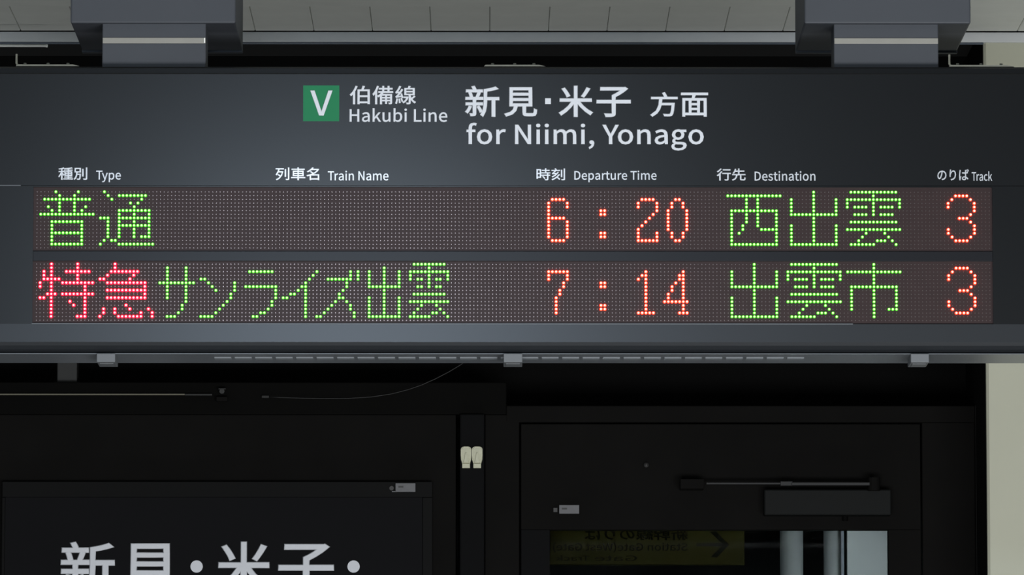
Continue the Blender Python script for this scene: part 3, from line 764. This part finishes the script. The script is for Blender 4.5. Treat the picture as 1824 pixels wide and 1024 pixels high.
# ================================================================== GLAZED DOOR
dr = thing('door_1', (X(1280, YB, 900), YB, 0), kind='structure')
L0, L1 = X(928, YB, 900), X(1640, YB, 900)
G0, G1 = X(979.5, YB, 980), X(1582.5, YB, 980)
ztop, zg = Z(755, YB), Z(943, YB)
box('top_rail', 'wall', L0, L1, YB, YB + 0.04, zg, ztop, dr, 0.0015)
box('stile', 'post', L0, G0, YB, YB + 0.04, 0.02, zg, dr, 0.0015)
box('stile', 'wall', G1, L1, YB, YB + 0.04, 0.02, zg, dr, 0.0015)
box('bottom_rail', 'wall', G0, G1, YB, YB + 0.04, 0.02, 0.9, dr, 0.0015)
box('pane', 'glass', G0 - 0.004, G1 + 0.004, YB + 0.018, YB + 0.024, 0.89, zg + 0.004, dr)
cb_ = pbox('door_closer', 'closer', 1361, 1588, 871, 917, YB - 0.045, YB, dr, 0.003, label='dark overhead door closer')
bm = bmesh.new()
YA = YB - 0.055
add_box(bm, X(1258, YA, 860), X(1392, YA, 860), YA, YA + 0.008, Z(862.6, YA), Z(859.0, YA), 0.0008)
add_box(bm, X(1410, YA, 860), X(1550, YA, 860), YA - 0.004, YA + 0.006, Z(864.5, YA), Z(859.0, YA), 0.0008)
add_box(bm, X(1390, YA, 860), X(1412, YA, 860), YA - 0.002, YA + 0.010, Z(865.0, YA), Z(857.0, YA), 0.0008)
done('closer_arm', bm, 'arm', cb_)
bm = bmesh.new()
add_cyl(bm, (X(1557, YA, 858), YA + 0.004, Z(862, YA)), (0, 0, 1), 0.013, 0.028, 16)
add_box(bm, X(1212, YA, 862), X(1254, YA, 862), YA - 0.002, YB, Z(870, YA), Z(853, YA), 0.001)
done('closer_pivot', bm, 'wall', cb_)
bm = bmesh.new()
add_cyl(bm, (X(1151, YB, 828), YB - 0.004, Z(828.5, YB)), (0, 1, 0), 0.0055, 0.008, 14, 0.003)
done('door_stud', bm, 'tagdark', dr, smooth=True)
for px in (1497,):
    bm = bmesh.new()
    add_cyl(bm, (X(px + 8, YB, 923), YB - 0.01, Z(923, YB)), (0, 0, 1), 0.006, 0.012, 12)
    done('closer_bolt', bm, 'black', dr)
adopt(dr)

# stand-in things added behind the pane
YY = 3.05
ys = thing('hanging_sign', (X(1150, YY, 1000), YY, Z(1006, YY)), 'dim yellow sign with mirrored lettering behind the door window, dark arrow at its end', 'sign')
pbox('panel', 'yellow', 930, 1326, 925, 1006, YY, YY + 0.02, ys, 0.002)
lettering([('新幹線のりば', (1040, 1225, 940, 962), True, 0.017)], YY - 0.0006, 'ink', ys, 'dark mirrored lettering', mirror=True)
lettering([('Station Gate(West Gate)', (985, 1225, 966, 984), False, 0.004)], YY - 0.0006, 'ink', ys, 'dark mirrored lettering', mirror=True)
lettering([('Track', (990, 1050, 989, 999), False, 0.004), ('Gate', (1060, 1135, 989, 999), False, 0.004)], YY - 0.0006, 'ink', ys, 'small dark mirrored lettering', mirror=True)
bm = bmesh.new()
for quad in (((1240, 967), (1290, 967), (1290, 973), (1240, 973)), ((1264, 947), (1275, 946), (1299, 970), (1288, 970)), ((1288, 970), (1299, 970), (1277, 993), (1266, 992))):
    add_prism(bm, [(P(x, y, YY).x, P(x, y, YY).z) for x, y in quad], YY - 0.001, YY)
done('arrow', bm, 'ink', ys, label='dark arrow')
box('suspension_rod', 'frame2', X(1000, YY) - 0.004, X(1000, YY) + 0.004, YY + 0.006, YY + 0.014, Z(925, YY), ZC, ys)
box('suspension_rod', 'frame2', X(1260, YY) - 0.004, X(1260, YY) + 0.004, YY + 0.006, YY + 0.014, Z(925, YY), ZC, ys)
adopt(ys)
YP = 3.0
pp = thing('partition_panel', (X(1545, YP, 1000), YP, 0), 'pale grey partition panel standing behind the door window', 'panel')
box('board', 'pale', X(1509, YP, 1000), X(1640, YP, 1000), YP, YP + 0.03, 0.0, Z(900, YP), pp, 0.001)
box('edge_strip', 'bead', X(1498, YP, 1000), X(1503.5, YP, 1000), YP - 0.002, YP + 0.03, 0.0, Z(900, YP), pp, 0.001)
adopt(pp)
for c, r, lab in ((1411, 0.026, 'added pale round post giving a blurred bar in the door window, free of the panel'), (1485, 0.021, 'added pale round post giving a blurred bar in the door window, close to the panel')):
    bm = bmesh.new()  # added stand-in: round shape gives the pale bar its soft edges
    xc_ = X(c, YP, 1000)
    add_cyl(bm, (xc_, YP + 0.03, Z(900, YP) / 2), (0, 0, 1), r, Z(900, YP), 28)
    for f in bm.faces:
        f.smooth = len(f.verts) == 4
    t = done('blurred_bar_post', bm, 'pale', None, label=lab, cat='post')
    bm = bmesh.new()
    add_cyl(bm, (xc_, YP + 0.03, 0.01), (0, 0, 1), r * 1.5, 0.02, 24)
    done('foot_ring', bm, 'bead', t)
